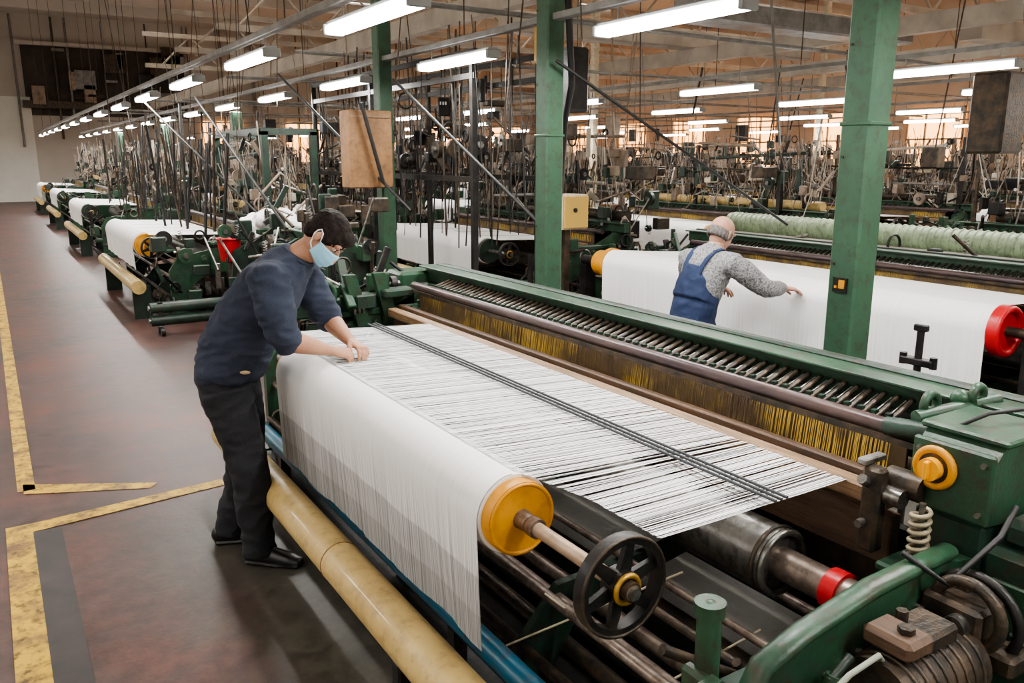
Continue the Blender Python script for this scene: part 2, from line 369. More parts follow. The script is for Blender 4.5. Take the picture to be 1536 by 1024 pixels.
# ------------------------------------------------------------------ power loom
M['plumback']=mat('heddle_back',(.11,.072,.04),.6,0,(.25,.165,.055),2,.42,.65)
def loom_parts(b,y0,y1,rng,detail=True,near_frame=True):
    yc=(y0+y1)/2; L=y1-y0
    b.box((2.17,yc,.905),(.065,L-.25,.055),'wood',ch=.006)
    b.box((2.235,yc,.925),(.04,L-.25,.05),'dwood',ch=.004)
    b.box((2.20,yc,.77),(.05,L-.25,.16),'dwood',ch=.004)
    b.box((2.28,yc,.62),(.05,L-.2,.12),'dark')
    n=int((L-.5)/(.0075 if detail else .02))
    w=.0032 if detail else .007
    for i in range(n):
        y=y0+.25+(L-.5)*i/n
        j=rng.uniform(-.006,.006)
        b.add([(2.315+j,y,.885),(2.315+j,y+w,.885),(2.335+j,y+w,1.045),(2.335+j,y,1.045)],[(0,1,2,3)],'brass')
    b.box((2.345,yc,.965),(.012,L-.4,.16),'plumback')
    b.cyl((2.345,y0+.05,1.062),(2.345,y1-.1,1.062),.027,'plum',seg=14)
    b.box((2.312,yc,1.035),(.012,L-.3,.02),'dark'); b.box((2.312,yc,.89),(.014,L-.3,.014),'dark')
    b.box((2.465,yc,1.045),(.17,L-.35,.02),'black')
    st=.052 if detail else .09
    y=y0+.3
    while y<y1-.25:
        b.cyl((2.385,y,1.062),(2.545,y+.02,1.105),.0095,'dark',seg=6)
        b.cyl((2.40,y+.020,1.068),(2.53,y+.036,1.10),.0035,'steel',seg=5)
        b.box((2.40,y+.01,1.075),(.022,.018,.025),'dgreen')
        y+=st
    b.box((2.60,yc+.05,1.10),(.07,L+.25,.11),'green',ch=.008)
    b.box((2.575,yc+.05,1.152),(.12,L+.25,.012),'green',ch=.003)
    b.box((2.66,yc+.05,1.02),(.05,L+.2,.30),'dgreen',ch=.008)
    b.box((2.68,yc,.35),(.08,L,.12),'dgreen',ch=.01)
    b.cyl((2.82,y0,.9),(2.82,y1,.9),.03,'steel'); b.cyl((2.95,y0,.7),(2.95,y1,.7),.08,'dark')
    for (x,z,r,k) in ((1.40,.50,.018,'rodsteel'),(1.50,.42,.022,'rodsteel'),(1.58,.55,.014,'dark'),(1.68,.34,.028,'rodsteel'),(1.78,.50,.014,'rodsteel'),
                      (1.36,.28,.02,'dark'),(1.55,.22,.03,'dark'),(1.9,.3,.035,'dark'),(2.12,.45,.02,'rodsteel'),(1.45,.12,.03,'dark'),(1.75,.12,.035,'black')):
        b.cyl((x,y0,z),(x,y1,z),r,k,seg=10)
    b.box((1.75,yc,.05),(.9,L,.06),'black')
    b.box((2.45,yc,.45),(.04,L,.5),'black')
    b.cyl((1.99,y0+.37,.65),(1.99,y1-.2,.65),.108,'steel',seg=32)
    b.torus((1.99,y0+.39,.65),Y,.108,.008,'dark',32,6); b.torus((1.99,y0+.36,.65),Y,.10,.012,'steel',32,6)
    b.cyl((1.99,y0+.10,.65),(1.99,y0+.37,.65),.052,'rodsteel',seg=20)
    b.cyl((1.99,y0+.13,.65),(1.99,y0+.18,.65),.064,'red',seg=20)
    if near_frame: end_frame(b,y0+.02)
    end_frame(b,y1+.02)
    head(b,(2.25,y1+.05,.85),(.8,.35,.45),rng,34 if detail else 24)
    head(b,(2.5,y0-.02,.75),(.4,.25,.5),rng,18)
    head(b,(1.6,y1+.1,.5),(.5,.3,.6),rng,16)
    for yy in (y0+.9,yc,y1-.6):
        b.prism([(1.35,.1),(1.45,.1),(1.6,.35),(2.2,.45),(2.6,.6),(2.6,.72),(2.1,.50),(1.5,.47),(1.35,.3)][::-1],'dgreen',(0,yy,0),X,Z,.03)

def roll_parts(b,xc,z,r,y0,y1,end='yellow',zb=.42,rend=None,fk='fabric'):
    seg=40
    b.cyl((xc,y0,z),(xc,y1,z),r,fk,seg=seg)
    prof=[]
    for a in range(90,181,10):
        a=math.radians(a); prof.append((xc+math.cos(a)*(r+.004),z+math.sin(a)*(r+.004)))
    nz=14
    for i in range(1,nz+1): prof.append((xc-r-.004+.018*i/nz,z-(z-zb)*i/nz))
    ny=90; vs=[];fs=[]
    for i,(px,pz) in enumerate(prof):
        low=max(0,(z-pz)/(z-zb))
        for j in range(ny+1):
            y=y0+.003+(y1-y0-.006)*j/ny
            wv=(noise.noise(V((y*5,pz*1.2,3)))*.018+noise.noise(V((y*22,pz*2,9)))*.006)*low
            vs.append((px+wv,y,pz+(noise.noise(V((y*3,0,7)))*.01*low)))
    for i in range(len(prof)-1):
        for j in range(ny):
            a=i*(ny+1)+j; fs.append((a,a+1,a+ny+2,a+ny+1))
    b.add(vs,fs,fk,True)
    rr=rend or r*.93
    b.cyl((xc,y0-.045,z),(xc,y0,z),rr,end,seg=40); b.torus((xc,y0-.045,z),Y,rr-.008,.006,end,40,6)
    b.cyl((xc,y1,z),(xc,y1+.045,z),rr,'yellow',seg=40)

# ================= first loom =================
loom=empty('power_loom')
b=B(); loom_parts(b,1.2,5.05,R,True,False); b.obj('loom_frame',loom)
M['rubber']=mat('spring_tan_steel',(.34,.29,.20),.45,.3)
b=B()
def drive_head(b):
    b.prism([(2.16,.93),(2.44,.90),(2.50,1.10),(2.42,1.16),(2.22,1.15),(2.17,1.10)][::-1],'green',(0,1.16,0),X,Z,.22)
    b.box((2.33,1.16,1.155),(.26,.25,.02),'green',ch=.006)
    b.box((2.165,1.16,1.03),(.02,.23,.2),'green',ch=.006)
    b.torus((2.148,1.20,1.055),X,.052,.012,'yellow',28,8); b.cyl((2.155,1.20,1.055),(2.14,1.20,1.055),.05,'dark',seg=24)
    b.cyl((2.145,1.20,1.055),(2.115,1.20,1.055),.032,'orange',seg=20); b.box((2.108,1.20,1.055),(.02,.012,.055),'orange',ch=.004)
    for dy,dz in((.09,.07),(-.09,.07),(.09,-.07),(-.09,-.07)): b.cyl((2.157,1.16+dy,1.03+dz),(2.145,1.16+dy,1.03+dz),.008,'steel',seg=6)
    b.cyl((2.06,1.17,.78),(2.06,1.17,.98),.009,'steel',seg=8); b.spring((2.06,1.17,.79),(2.055,1.17,.96),.024,.007,7,'rubber')
    b.box((2.12,1.15,.765),(.20,.24,.03),'green',ch=.008); b.box((2.17,1.2,.7),(.1,.08,.2),'dgreen',ch=.01)
    b.box((2.30,1.16,.83),(.25,.2,.18),'dgreen',ch=.01)
    b.cyl((2.15,1.33,.98),(2.15,1.22,.98),.04,'dark',seg=16); b.cyl((2.10,1.33,.95),(2.10,1.25,.95),.028,'steel',seg=12)
    b.box((2.08,1.33,.90),(.05,.06,.26),'dark',ch=.01); b.cyl((2.06,1.34,.98),(2.03,1.34,1.0),.016,'steel',seg=6)
    b.cyl((2.06,1.34,.86),(2.03,1.34,.86),.013,'steel',seg=6); b.box((2.1,1.36,1.04),(.1,.03,.02),'steel',ch=.004)
    b.torus((2.37,1.36,1.16),Y,.035,.014,'green',20,8); b.box((2.37,1.36,1.10),(.05,.05,.1),'green',ch=.01)
    b.torus((2.52,1.30,1.18),Y,.03,.014,'green',20,8); b.cyl((2.30,1.36,1.13),(2.6,1.28,1.16),.022,'green',seg=12)
    b.sph((2.48,1.33,1.17),.03,'green'); b.cyl((2.3,1.45,1.08),(2.3,1.3,1.1),.03,'dgreen',seg=12)
    b.path([(2.25,1.2,1.16),(2.3,1.15,1.20),(2.42,1.12,1.20),(2.55,1.1,1.17)],.006,'cable')
    b.prism([(1.30,0),(1.44,0),(1.50,.45),(1.62,.60),(1.85,.62),(2.0,.5),(2.05,0),(2.7,0),(2.7,.85),(2.2,.82),(2.0,.85),(1.75,.83),(1.45,.79),(1.34,.74),(1.30,.62)][::-1],'green',(0,1.10,0),X,Z,.035)
    b.sweep([((1.295,1.10,.52),.02,.03),((1.30,1.10,.68),.02,.032),((1.36,1.10,.775),.02,.032),((1.50,1.10,.815),.02,.032),((1.75,1.10,.855),.02,.032),((2.08,1.10,.865),.02,.03)],'green',side=(0,0,1),seg=12,cap='round')
    b.box((2.48,.86,.44),(.62,.40,.88),'dgreen',ch=.02); b.box((2.38,.88,.92),(.36,.30,.08),'dgreen',ch=.02)
    b.box((2.165,.88,.62),(.015,.28,.36),'green',ch=.006)
    b.box((2.62,1.12,1.0),(.2,.3,.25),'dgreen',ch=.02)
    b.cyl((1.62,.98,.66),(1.94,.98,.66),.10,'dark',seg=24)
    for i in range(8): b.torus((1.66+i*.035,.98,.66),X,.10,.006,'dark',24,6)
    b.box((1.78,.98,.50),(.3,.22,.1),'dgreen',ch=.012); b.box((1.80,.98,.22),(.18,.18,.46),'dgreen',ch=.012)
    b.box((1.80,.99,.775),(.14,.11,.05),'dark',ch=.01)
    b.box((1.70,.99,.79),(.10,.13,.05),'dwood',ch=.012); b.cyl((1.70,.97,.81),(1.70,.97,.83),.02,'dark',seg=6); b.cyl((1.76,1.02,.80),(1.76,1.02,.83),.015,'dark',seg=6)
    b.box((1.98,1.0,.74),(.10,.16,.14),'dark',ch=.012); b.cyl((1.93,.97,.76),(1.9,.97,.76),.03,'steel',seg=12)
    b.torus((1.96,.97,.78),X,.085,.016,'dark',28,8); b.torus((2.02,.98,.75),X,.11,.014,'black',28,8)
    b.cyl((1.66,.84,.66),(1.66,.78,.66),.075,'green',seg=24); b.cyl((1.66,.79,.66),(1.66,.76,.66),.03,'steel',seg=12)
    for a in range(8):
        q=a*pi/4; b.cyl((1.66+.06*math.cos(q),.785,.66+.06*math.sin(q)),(1.66+.06*math.cos(q),.772,.66+.06*math.sin(q)),.007,'steel',seg=6)
    b.box((1.68,.86,.3),(.2,.12,.6),'green',ch=.015)
    b.path([(1.38,1.02,.60),(1.40,.98,.72),(1.48,.96,.79),(1.6,.97,.79),(1.68,1.0,.72),(1.74,1.04,.62)],.007,'rubberg')
    b.path([(1.40,.9,.4),(1.46,.92,.62),(1.56,.95,.72),(1.6,1.0,.62)],.008,'cable')
    b.path([(1.9,1.12,.9),(1.95,1.02,.84),(2.1,.98,.95),(2.2,1.0,1.0)],.008,'cable')
    b.cyl((1.47,1.02,.58),(1.52,1.02,.74),.022,'green',seg=12); b.cyl((1.50,1.02,.73),(1.57,1.02,.77),.012,'dgreen',seg=8)
    b.sweep([((1.27,1.18,0),.032),((1.27,1.18,.90),.028)],'green',seg=18,cap='round')
    b.cyl((1.27,1.18,.895),(1.27,1.18,.925),.036,'green',seg=18)
    b.box((1.24,1.15,.72),(.035,.14,.09),'green',ch=.01); b.prism([(-.1,-.1),(.02,-.02),(.02,.06),(-.04,.05),(-.13,-.05)][::-1],'green',(1.22,1.12,.72),X,Z,.03)
    for i in range(10):
        b.cyl((1.45+i*.06,1.085,.66+.012*i),(1.45+i*.06,1.06,.66+.012*i),.010,'steel',seg=6)
drive_head(b)
rg=random.Random(3)
head(b,(2.35,1.15,.6),(.45,.3,.4),rg,26)
head(b,(1.75,1.3,.35),(.7,.3,.4),rg,22,greens=('dgreen',),metals=('dark','black','rodsteel'))
head(b,(2.1,1.0,.60),(.25,.2,.25),rg,14,greens=('dgreen','dark'))
b.obj('drive_head',loom)

b=B()
rg=random.Random(11)
head(b,(2.2,5.2,1.0),(.9,.3,.35),rg,30); head(b,(1.7,5.3,.75),(.5,.4,.6),rg,22)
for x in (1.75,1.95,2.15):
    b.prism([(0,0),(.09,0),(.0,.34),(-.08,.34)][::-1],'green',(x,5.0,.82),X,Z,.05)
b.box((1.95,5.1,.95),(.9,.12,.12),'green',ch=.015); b.box((2.5,5.3,1.02),(.3,.25,.2),'green',ch=.02)
b.torus((1.7,4.95,1.05),Y,.09,.018,'green',24,8); b.cyl((1.7,4.9,1.05),(1.7,5.1,1.05),.03,'steel')
b.obj('far_gear_end',loom)

b=B()
for (p,q) in (((1.30,2.1,.30),(1.75,1.75,.60)),((1.25,1.7,.22),(1.9,1.55,.45)),((1.3,1.5,.3),(1.6,1.3,.5)),((1.35,1.95,.55),(1.62,1.6,.3))):
    b.cyl(p,q,.004,'cream',seg=6)
b.obj('tie_rods',loom)

b=B()
for i,x in enumerate((1.766,1.79,1.814)):
    b.cyl((x,1.42,.962),(x,4.35,.965),.0046,'dcloth',seg=6)
b.obj('lease_rods',loom)

def handwheel(b,c,r):
    c=V(c)
    b.sweep([(c-Y*.018,r),(c+Y*.018,r)],'black',seg=40,cap=None)
    b.sweep([(c+Y*.018,r*.84),(c-Y*.018,r*.84)],'black',seg=40,cap=None)
    for sgn in(-1,1):
        vs=[];fs=[]
        for i in range(40):
            a=2*pi*i/40; d=X*math.cos(a)+Z*math.sin(a)
            vs+= [c+d*r+Y*.018*sgn,c+d*r*.84+Y*.018*sgn]
        for i in range(40):
            j=(i+1)%40; fs.append((2*i,2*j,2*j+1,2*i+1))
        b.add(vs,fs,'black')
    b.torus(c-Y*.018,Y,r*.98,.005,'dark',40,6)
    for i in range(6):
        a=i*pi/3+.3; d=X*math.cos(a)+Z*math.sin(a); e=X*-math.sin(a)+Z*math.cos(a)
        p0=c+d*.03;p1=c+d*r*.87
        vs=[]
        for y in(-.008,.008):
            vs+=[p0-e*.02+Y*y,p0+e*.02+Y*y,p1+e*.012+Y*y,p1-e*.012+Y*y]
        b.add(vs,[(0,1,2,3),(4,7,6,5),(0,4,5,1),(1,5,6,2),(2,6,7,3),(3,7,4,0)],'black')
    b.cyl(c-Y*.025,c+Y*.025,.045,'black',seg=24); b.torus(c-Y*.027,Y,.036,.008,'brassr',28,8)
    b.cyl(c-Y*.05,c+Y*.03,.026,'dark',seg=16); b.cyl(c-Y*.06,c-Y*.05,.018,'steel',seg=6)
M['brassr']=mat('brass_ring',(.50,.30,.06),.35,.6); M['tubewood']=mat('tan_shaft',(.46,.34,.24),.4,.3,(.28,.20,.14),12)
b=B()
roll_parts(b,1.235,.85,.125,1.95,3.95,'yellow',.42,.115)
b.cyl((1.235,1.91,.85),(1.235,1.86,.85),.032,'rodsteel',r2=.026,seg=16)
b.cyl((1.235,1.90,.85),(1.235,1.40,.85),.021,'tubewood',seg=16); b.cyl((1.235,1.85,.85),(1.235,1.82,.85),.03,'rodsteel',seg=16)
b.cyl((1.235,4.0,.85),(1.235,4.3,.85),.021,'steel')
handwheel(b,(1.235,1.45,.85),.135)
b.obj('fabric_roll')

b=B(); rg=random.Random(5)
y=1.46
while y<4.33:
    dens=min(1,max(0,(y-1.5)/1.2))
    w=rg.uniform(.0022,.0048)+.001*dens
    if rg.random()<.06*(1-dens)+.01: y+=rg.uniform(.003,.011)*(1-.6*dens)
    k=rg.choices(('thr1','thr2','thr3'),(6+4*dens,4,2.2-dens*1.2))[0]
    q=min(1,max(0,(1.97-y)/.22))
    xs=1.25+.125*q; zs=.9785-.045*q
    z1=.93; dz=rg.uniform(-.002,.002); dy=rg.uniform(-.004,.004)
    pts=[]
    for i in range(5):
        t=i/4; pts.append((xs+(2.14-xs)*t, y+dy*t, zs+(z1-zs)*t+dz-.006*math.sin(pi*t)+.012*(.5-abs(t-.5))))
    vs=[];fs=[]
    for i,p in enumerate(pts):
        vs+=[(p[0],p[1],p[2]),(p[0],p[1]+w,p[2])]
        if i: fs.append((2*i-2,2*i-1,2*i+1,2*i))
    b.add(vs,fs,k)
    y+=w+rg.uniform(.0,.0026)*(1-.7*dens)
b.obj('warp_thread_sheet')

b=B()
b.cyl((1.02,.3,.33),(1.02,4.75,.33),.082,'tube',seg=28); b.torus((1.02,2.9,.33),Y,.082,.003,'board',28,6)
b.cyl((1.02,4.75,.33),(1.02,4.77,.33),.07,'board',seg=24)
for y in(.6,2.3,4.3):
    b.box((1.02,y,.12),(.08,.06,.24),'black',ch=.008)
b.obj('cardboard_tube')
b=B(); b.cyl((1.22,.4,.33),(1.22,5.0,.33),.042,'blue',seg=20)
for y in(.8,2.3,4.3): b.box((1.22,y,.145),(.05,.05,.29),'black')
b.obj('blue_pipe')

# ================= generic looms =================
def generic(seed):
    rg=random.Random(seed); b=B()
    loom_parts(b,1.2,4.9,rg,False)
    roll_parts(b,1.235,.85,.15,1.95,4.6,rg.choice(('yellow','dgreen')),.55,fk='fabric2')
    n=60
    for i in range(n):
        y=1.7+2.9*i/n; b.add([(1.25,y,.985),(1.25,y+.046,.985),(2.14,y+.046,.95),(2.14,y,.95)],[(0,1,2,3)],'thr1' if i%13 else 'dgreen')
    b.cyl((1.235,1.5,.85),(1.235,1.95,.85),.022,'steel'); handwheel(b,(1.235,1.5,.85),.13)
    b.cyl((1.02,1.3,.42),(1.02,4.6,.42),.08,'tube',seg=18)
    for y in (1.6,4.2): b.box((1.08,y,.2),(.2,.06,.4),'dgreen')
    head(b,(1.6,1.15,.6),(.9,.4,.8),rg,40)
    gr=('dgreen','dgreen','dust','dark','black'); me=('dark','black','steel','rodsteel','dust','pale')
    head(b,(2.9,3,.8),(.6,3.6,.7),rg,90,greens=gr,metals=me)
    head(b,(2.85,3,1.35),(.8,3.8,.7),rg,120,greens=gr,metals=me)
    head(b,(2.8,3,1.8),(.8,3.8,.8),rg,50,greens=gr,metals=me)
    for i in range(9):
        y=rg.uniform(1.2,5.0); x=rg.choice((2.55,2.8,3.1)); h=rg.uniform(1.4,2.35)
        b.box((x+rg.uniform(-.05,.05),y,h/2),(rg.uniform(.03,.07),rg.uniform(.03,.07),h),rg.choice(('black','dark','dgreen','dust')),rot=Matrix.Rotation(rg.uniform(-.03,.03),3,'X'))
    for i in range(9):
        y=rg.uniform(1.2,3.2); l=rg.uniform(.8,1.9); x=rg.uniform(2.5,3.1); z=rg.uniform(1.25,2.15)
        b.cyl((x,y,z),(x+rg.uniform(-.05,.05),y+l,z+rg.uniform(-.08,.08)),rg.uniform(.01,.028),rg.choice(('black','dark','rail','dust','dgreen','pale')),seg=6)
    for i in range(190):
        y=rg.uniform(1.3,4.9); x=rg.uniform(2.45,3.1); z=rg.uniform(1.0,1.5)
        b.cyl((x,y,z),(x+rg.uniform(-.15,.15),y+rg.uniform(-.3,.3),z+rg.uniform(.3,1.0)),rg.uniform(.003,.009),rg.choice(('dark','rail','pale','dust','dust')),seg=4)
    for i in range(16):
        y=rg.uniform(1.3,4.9); b.box((rg.uniform(2.5,3.1),y,rg.uniform(1.2,2.0)),(rg.uniform(.06,.2),rg.uniform(.06,.25),rg.uniform(.06,.22)),rg.choice(('black','dark','cream','board','dgreen','dust','pale')),ch=.01)
    b.cyl((2.75,1.3,1.22),(2.75,4.8,1.22),.07,rg.choice(('lgreen','tube','dark')),seg=14)
    return b.mesh('power_loom')
G=[generic(21),generic(22),generic(23)]
k=0
for (dx,dy) in [(.35,9.0),(.45,16.5),(.5,23.6),(.5,30.5)]+[(x,y) for x in (3.57,7.1,10.7,14.3,17.9) for y in (6.2,12.0,17.8,23.6,29.4)]+[(x,.3) for x in (7.1,10.7,14.3,17.9)]:
    place(G[k%3],'power_loom',(dx,dy,0)); k+=1
b=B(); rg=random.Random(77)
b.box((2.75,8.0,1.08),(.10,2.6,.14),'green',ch=.01); b.box((2.85,8.0,.9),(.06,2.6,.4),'dgreen',ch=.01)
for y in(6.9,8.2,9.2): b.prism([(2.1,0),(2.3,0),(2.4,.5),(2.7,.55),(2.75,0),(2.95,0),(2.95,1.0),(2.6,1.1),(2.2,.9)][::-1],'dgreen',(0,y,0),X,Z,.06)
head(b,(2.5,8.0,.8),(.8,2.6,.7),rg,120,greens=('green','dgreen','dark')); head(b,(2.8,8,1.3),(.6,2.4,.5),rg,50,greens=('dgreen','dark'))
b.cyl((2.3,6.9,.6),(2.3,9.2,.6),.1,'dark'); b.cyl((2.5,6.9,.95),(2.5,9.2,.95),.03,'steel')
b.obj('loom_drive_station')

# ================= second-row near loom =================
lm=empty('power_loom')
b=B(); loom_parts(b,1.2,5.6,random.Random(31),True); head(b,(2.9,3.2,.8),(.5,3.8,.7),random.Random(32),80,greens=('dgreen','dark'))
o=b.obj('loom_frame',lm); lm.location=(3.6,.55,0)
b=B()
roll_parts(b,4.83,.93,.135,2.42,5.9,'red',.25,.15,fk='fabric2')
b.torus((4.83,2.37,.93),Y,.13,.022,'red',32,8); b.cyl((4.83,2.1,.93),(4.83,2.4,.93),.03,'dark')
b.cyl((4.83,5.9,.93),(4.83,6.1,.93),.115,'yellow',seg=28); b.cyl((4.83,6.1,.93),(4.83,6.35,.93),.05,'black')
b.box((4.83,2.2,.45),(.12,.1,.9),'black'); b.box((4.83,6.3,.45),(.12,.1,.9),'black')
vs=[];fs=[]
for i in range(31):
    y=2.45+3.4*i/30; vs+=[(4.83,y,1.068),(5.3,y,1.04+.01*math.sin(i)),(5.78,y,1.0)]
for i in range(30):
    for j in range(2): a=i*3+j; fs.append((a,a+3,a+4,a+1))
b.add(vs,fs,'cloth',True)
b.obj('fabric_roll')
b=B(); rg=random.Random(41)
head(b,(4.95,2.1,.75),(.4,.3,.7),rg,40,greens=('dgreen','black')); b.obj('loom_end_gear',lm).location=(-3.6,-.55,0)

b=B()
for (x,z,r) in ((7.3,1.16,.11),(7.0,.98,.10)):
    b.cyl((x,1.5,z),(x,6.8,z),r,'lgreen',seg=20)
    for i in range(75): b.torus((x,1.55+i*.07,z),Y,r,.012,'lgreen',20,6)
for y in(1.5,6.8): b.box((7.15,y,.55),(.5,.1,1.1),'dgreen',ch=.02)
b.obj('ribbed_warp_beam')
b=B(); b.box((6.62,3.9,1.10),(.22,5.0,.06),'dwood',ch=.01); b.box((6.42,3.9,1.04),(.1,5.0,.05),'wood',ch=.01)
for y in(1.6,6.2): b.box((6.5,y,.50),(.3,.1,1.0),'dgreen')
b.obj('wooden_rail')

# ================= columns =================
HH=HALL[4]
def column(y,x=3.5,plate=False,h=HH,k='colgreen',w=.16):
    b=B()
    b.box((x,y,h/2),(w,w,h),k,ch=.012)
    b.box((x,y,.02),(.34,.34,.04),k,ch=.006); b.box((x,y,2.05),(w+.012,w+.012,.02),k,ch=.005)
    for i in range(6): b.cyl((x-w/2-.003,y+.05,.4+i*.5),(x-w/2-.007,y+.05,.4+i*.5),.008,'dgreen',seg=6)
    if plate:
        b.box((x-w/2-.005,y,1.30),(.012,.075,.07),'black'); b.box((x-w/2-.013,y-.012,1.305),(.006,.03,.04),'yellow'); b.box((x-w/2-.013,y+.02,1.29),(.006,.012,.012),'yellow')
        b.box((x-w/2-.003,y+.01,.95),(.004,.13,.012),'black')
    b.obj('steel_column')
column(2.47,plate=True,w=.155); column(5.05,w=.15); column(8.0,w=.15); column(13.8,h=2.6); column(20,h=2.6); column(27,h=2.6)
for x in (11.2,18.6):
    for y in (3.5,14.5,25.5): column(y,x,k='cream',w=.14)
b=B(); b.box((3.22,7.8,1.97),(.46,.22,.74),'board',ch=.012); b.box((3.22,7.685,2.28),(.42,.012,.02),'wood'); b.cyl((3.1,7.6,2.4),(3.3,7.6,1.65),.02,'cable',seg=8)
b.obj('fibreboard_box')

b=B()
b.box((4.6,6.35,1.40),(.30,.30,.32),'cream',ch=.01); b.box((4.6,6.19,1.40),(.27,.02,.29),'ochre',ch=.004); b.box((4.6,6.35,.62),(.06,.06,1.24),'dark')
b.box((4.6,6.35,.02),(.3,.3,.04),'dark'); b.cyl((4.58,6.18,1.42),(4.58,6.165,1.42),.02,'black',seg=12); b.box((4.445,6.35,1.40),(.012,.26,.28),'cream',ch=.003)
b.obj('control_box')

b=B()
b.cyl((3.35,2.0,.0),(3.35,2.0,1.17),.016,'black',seg=10); b.box((3.35,2.0,1.18),(.03,.06,.03),'black',ch=.005)
b.box((3.35,2.0,1.03),(.05,.15,.03),'black',ch=.004); b.cyl((3.35,1.93,1.01),(3.35,1.93,1.06),.016,'black'); b.cyl((3.35,2.07,1.01),(3.35,2.07,1.06),.016,'black')
b.box((3.35,2.0,.93),(.04,.04,.1),'black'); b.cyl((3.35,2.0,.84),(3.3,2.3,.86),.016,'black'); b.box((3.35,2.0,.015),(.3,.3,.03),'black')
b.obj('clamp_stand')

b=B(); b.sweep([((2.2,9.35,.78),.10,.10),((2.2,9.35,1.02),.13,.13)],'red',seg=20); b.torus((2.2,9.35,1.02),Z,.13,.012,'red',24,6); b.cyl((2.2,9.35,0),(2.2,9.35,.78),.03,'dark'); b.obj('red_bin')

b=B()
for z in(.16,.30): b.cyl((1.35,9.5,z),(2.9,9.5,z),.06,'dgreen',seg=18); b.cyl((1.33,9.5,z),(1.35,9.5,z),.03,'steel')
for x in(1.45,2.7):
    b.box((x,9.5,.23),(.05,.08,.26),'black'); 
    for yy in(9.42,9.58): b.cyl((x-.02,yy,.045),(x+.02,yy,.045),.045,'black',seg=14)
b.obj('roller_cart')

# ================= lamps, rails =================
b=B()
b.box((0,0,.048),(.09,1.25,.03),'housing',ch=.008)
b.box((0,0,.005),(.13,1.22,.055),'lampglow',ch=.018)
for y in(-.62,.62): b.box((0,y,.01),(.135,.03,.07),'housing',ch=.006)
for y in(-.45,.45): b.cyl((0,y,.05),(0,y,.14),.006,'housing',seg=6)
LM=b.mesh('fluorescent_lamp')
LL=bpy.data.lights.new('lamp_light','AREA'); LL.shape='RECTANGLE'; LL.size=.12; LL.size_y=1.2; LL.energy=38; LL.color=(1.0,.98,.94)
rows=[(-2.2,-2.5,2.6),(2.0,-.5,2.6),(3.5,-1.35,2.6),(7.7,-1.2,2.9),(10.6,-.3,2.9),(14.4,.8,2.7),(18.2,0,2.8),(21.8,.9,2.8)]  # first row and the near row starts: unseen lamps added for frontal light
for (x,y,p) in rows:
    while y<38:
        o=place(LM,'fluorescent_lamp',(x,y,2.68))
        l=bpy.data.objects.new('lamp_light',LL); bpy.context.scene.collection.objects.link(l); l.parent=o; l.location=(0,0,-.03)
        y+=p if y<14 or x<5 else p*1.5
b=B()
for (x,z) in((2.0,2.85),(3.5,2.85),(-2.2,2.85)):
    b.box((x,17,z),(.07,42,.05),'rail',ch=.006); b.cyl((x+.09,-3.9,z+.02),(x+.09,38,z+.02),.012,'rail',seg=8)
for x in (7.7,10.6,14.4,18.2,21.8): b.box((x,18,2.85),(.05,40,.04),'rail')
for x in(2.0,3.5,7.7,10.6,14.4,18.2,21.8):
    for i in range(9): b.cyl((x,2.2+i*4.1,2.88),(x,2.2+i*4.1,HH-.5),.006,'dark',seg=5)
b.obj('lamp_rail')
b=B(); rg=random.Random(17)
for i in range(9):
    y=4+i*4.1; b.cyl((4.0,y,3.25+rg.uniform(-.1,.2)),(26,y,3.25+rg.uniform(-.1,.2)),.03,'rail',seg=8)
b.box((11,9,3.9),(5,.5,.3),'rail',ch=.03); b.box((12,13,4.2),(8,.4,.35),'ceil2',ch=.03); b.box((16,7.5,3.8),(6,.35,.3),'ceil2')
for x in(6,12.5,16.5,20): b.box((x,17,3.9),(.18,40,.28),'ceil2')
for y in (6,11,16,21,26,31):
    b.box((16,y,4.9),(22,.12,.14),'ceil2'); b.box((16,y,5.9),(22,.12,.14),'ceil2')
    for i in range(11): b.cyl((5.5+i*2,y,4.9),(6.5+i*2,y,5.9),.03,'ceil2',seg=6); b.cyl((6.5+i*2,y,5.9),(7.5+i*2,y,4.9),.03,'ceil2',seg=6)
b.obj('overhead_truss_and_duct')
b=B()
for i in range(120):
    x=rg.uniform(4,20);y=rg.uniform(6,34); z=rg.uniform(1.6,2.6); b.cyl((x,y,z),(x+rg.uniform(-.3,.3),y+rg.uniform(-.3,.3),rg.uniform(3.0,4.6)),rg.choice((.006,.01,.016)),rg.choice(('dark','dust','rail','cable')),seg=5)
    if rg.random()<.4: b.box((x,y,z),(rg.uniform(.08,.35),rg.uniform(.08,.35),rg.uniform(.1,.45)),rg.choice(('dark','black','dust')),ch=.01)
for i in range(22):
    y=rg.uniform(4.5,20); x=rg.choice((3.5,2.0,3.6)); b.cyl((x+rg.uniform(-.4,.4),y,rg.uniform(2.0,2.8)),(x+rg.uniform(-.4,.4),y,HH-.6),.006,'dark',seg=5)
b.obj('hanging_wires')
b=B(); rg=random.Random(71)
dk=('black','dark'); 
head(b,(4.1,7.6,2.15),(.6,1.6,1.0),rg,70,greens=dk,metals=dk); head(b,(3.95,9.8,1.9),(.4,2.2,.9),rg,70,greens=dk,metals=dk)
for i in range(110):
    y=rg.uniform(6.4,11); x=rg.uniform(3.7,4.4); z=rg.uniform(1.0,1.6)
    b.cyl((x,y,z),(x+rg.uniform(-.1,.1),y+rg.uniform(-.2,.2),rg.uniform(2.2,3.2)),rg.uniform(.004,.012),rg.choice(('black','dark','cable')),seg=4)
for y in (6.6,8.9,10.8):
    for x in (3.75,4.45): b.box((x,y,1.4),(.05,.05,2.8),'black')
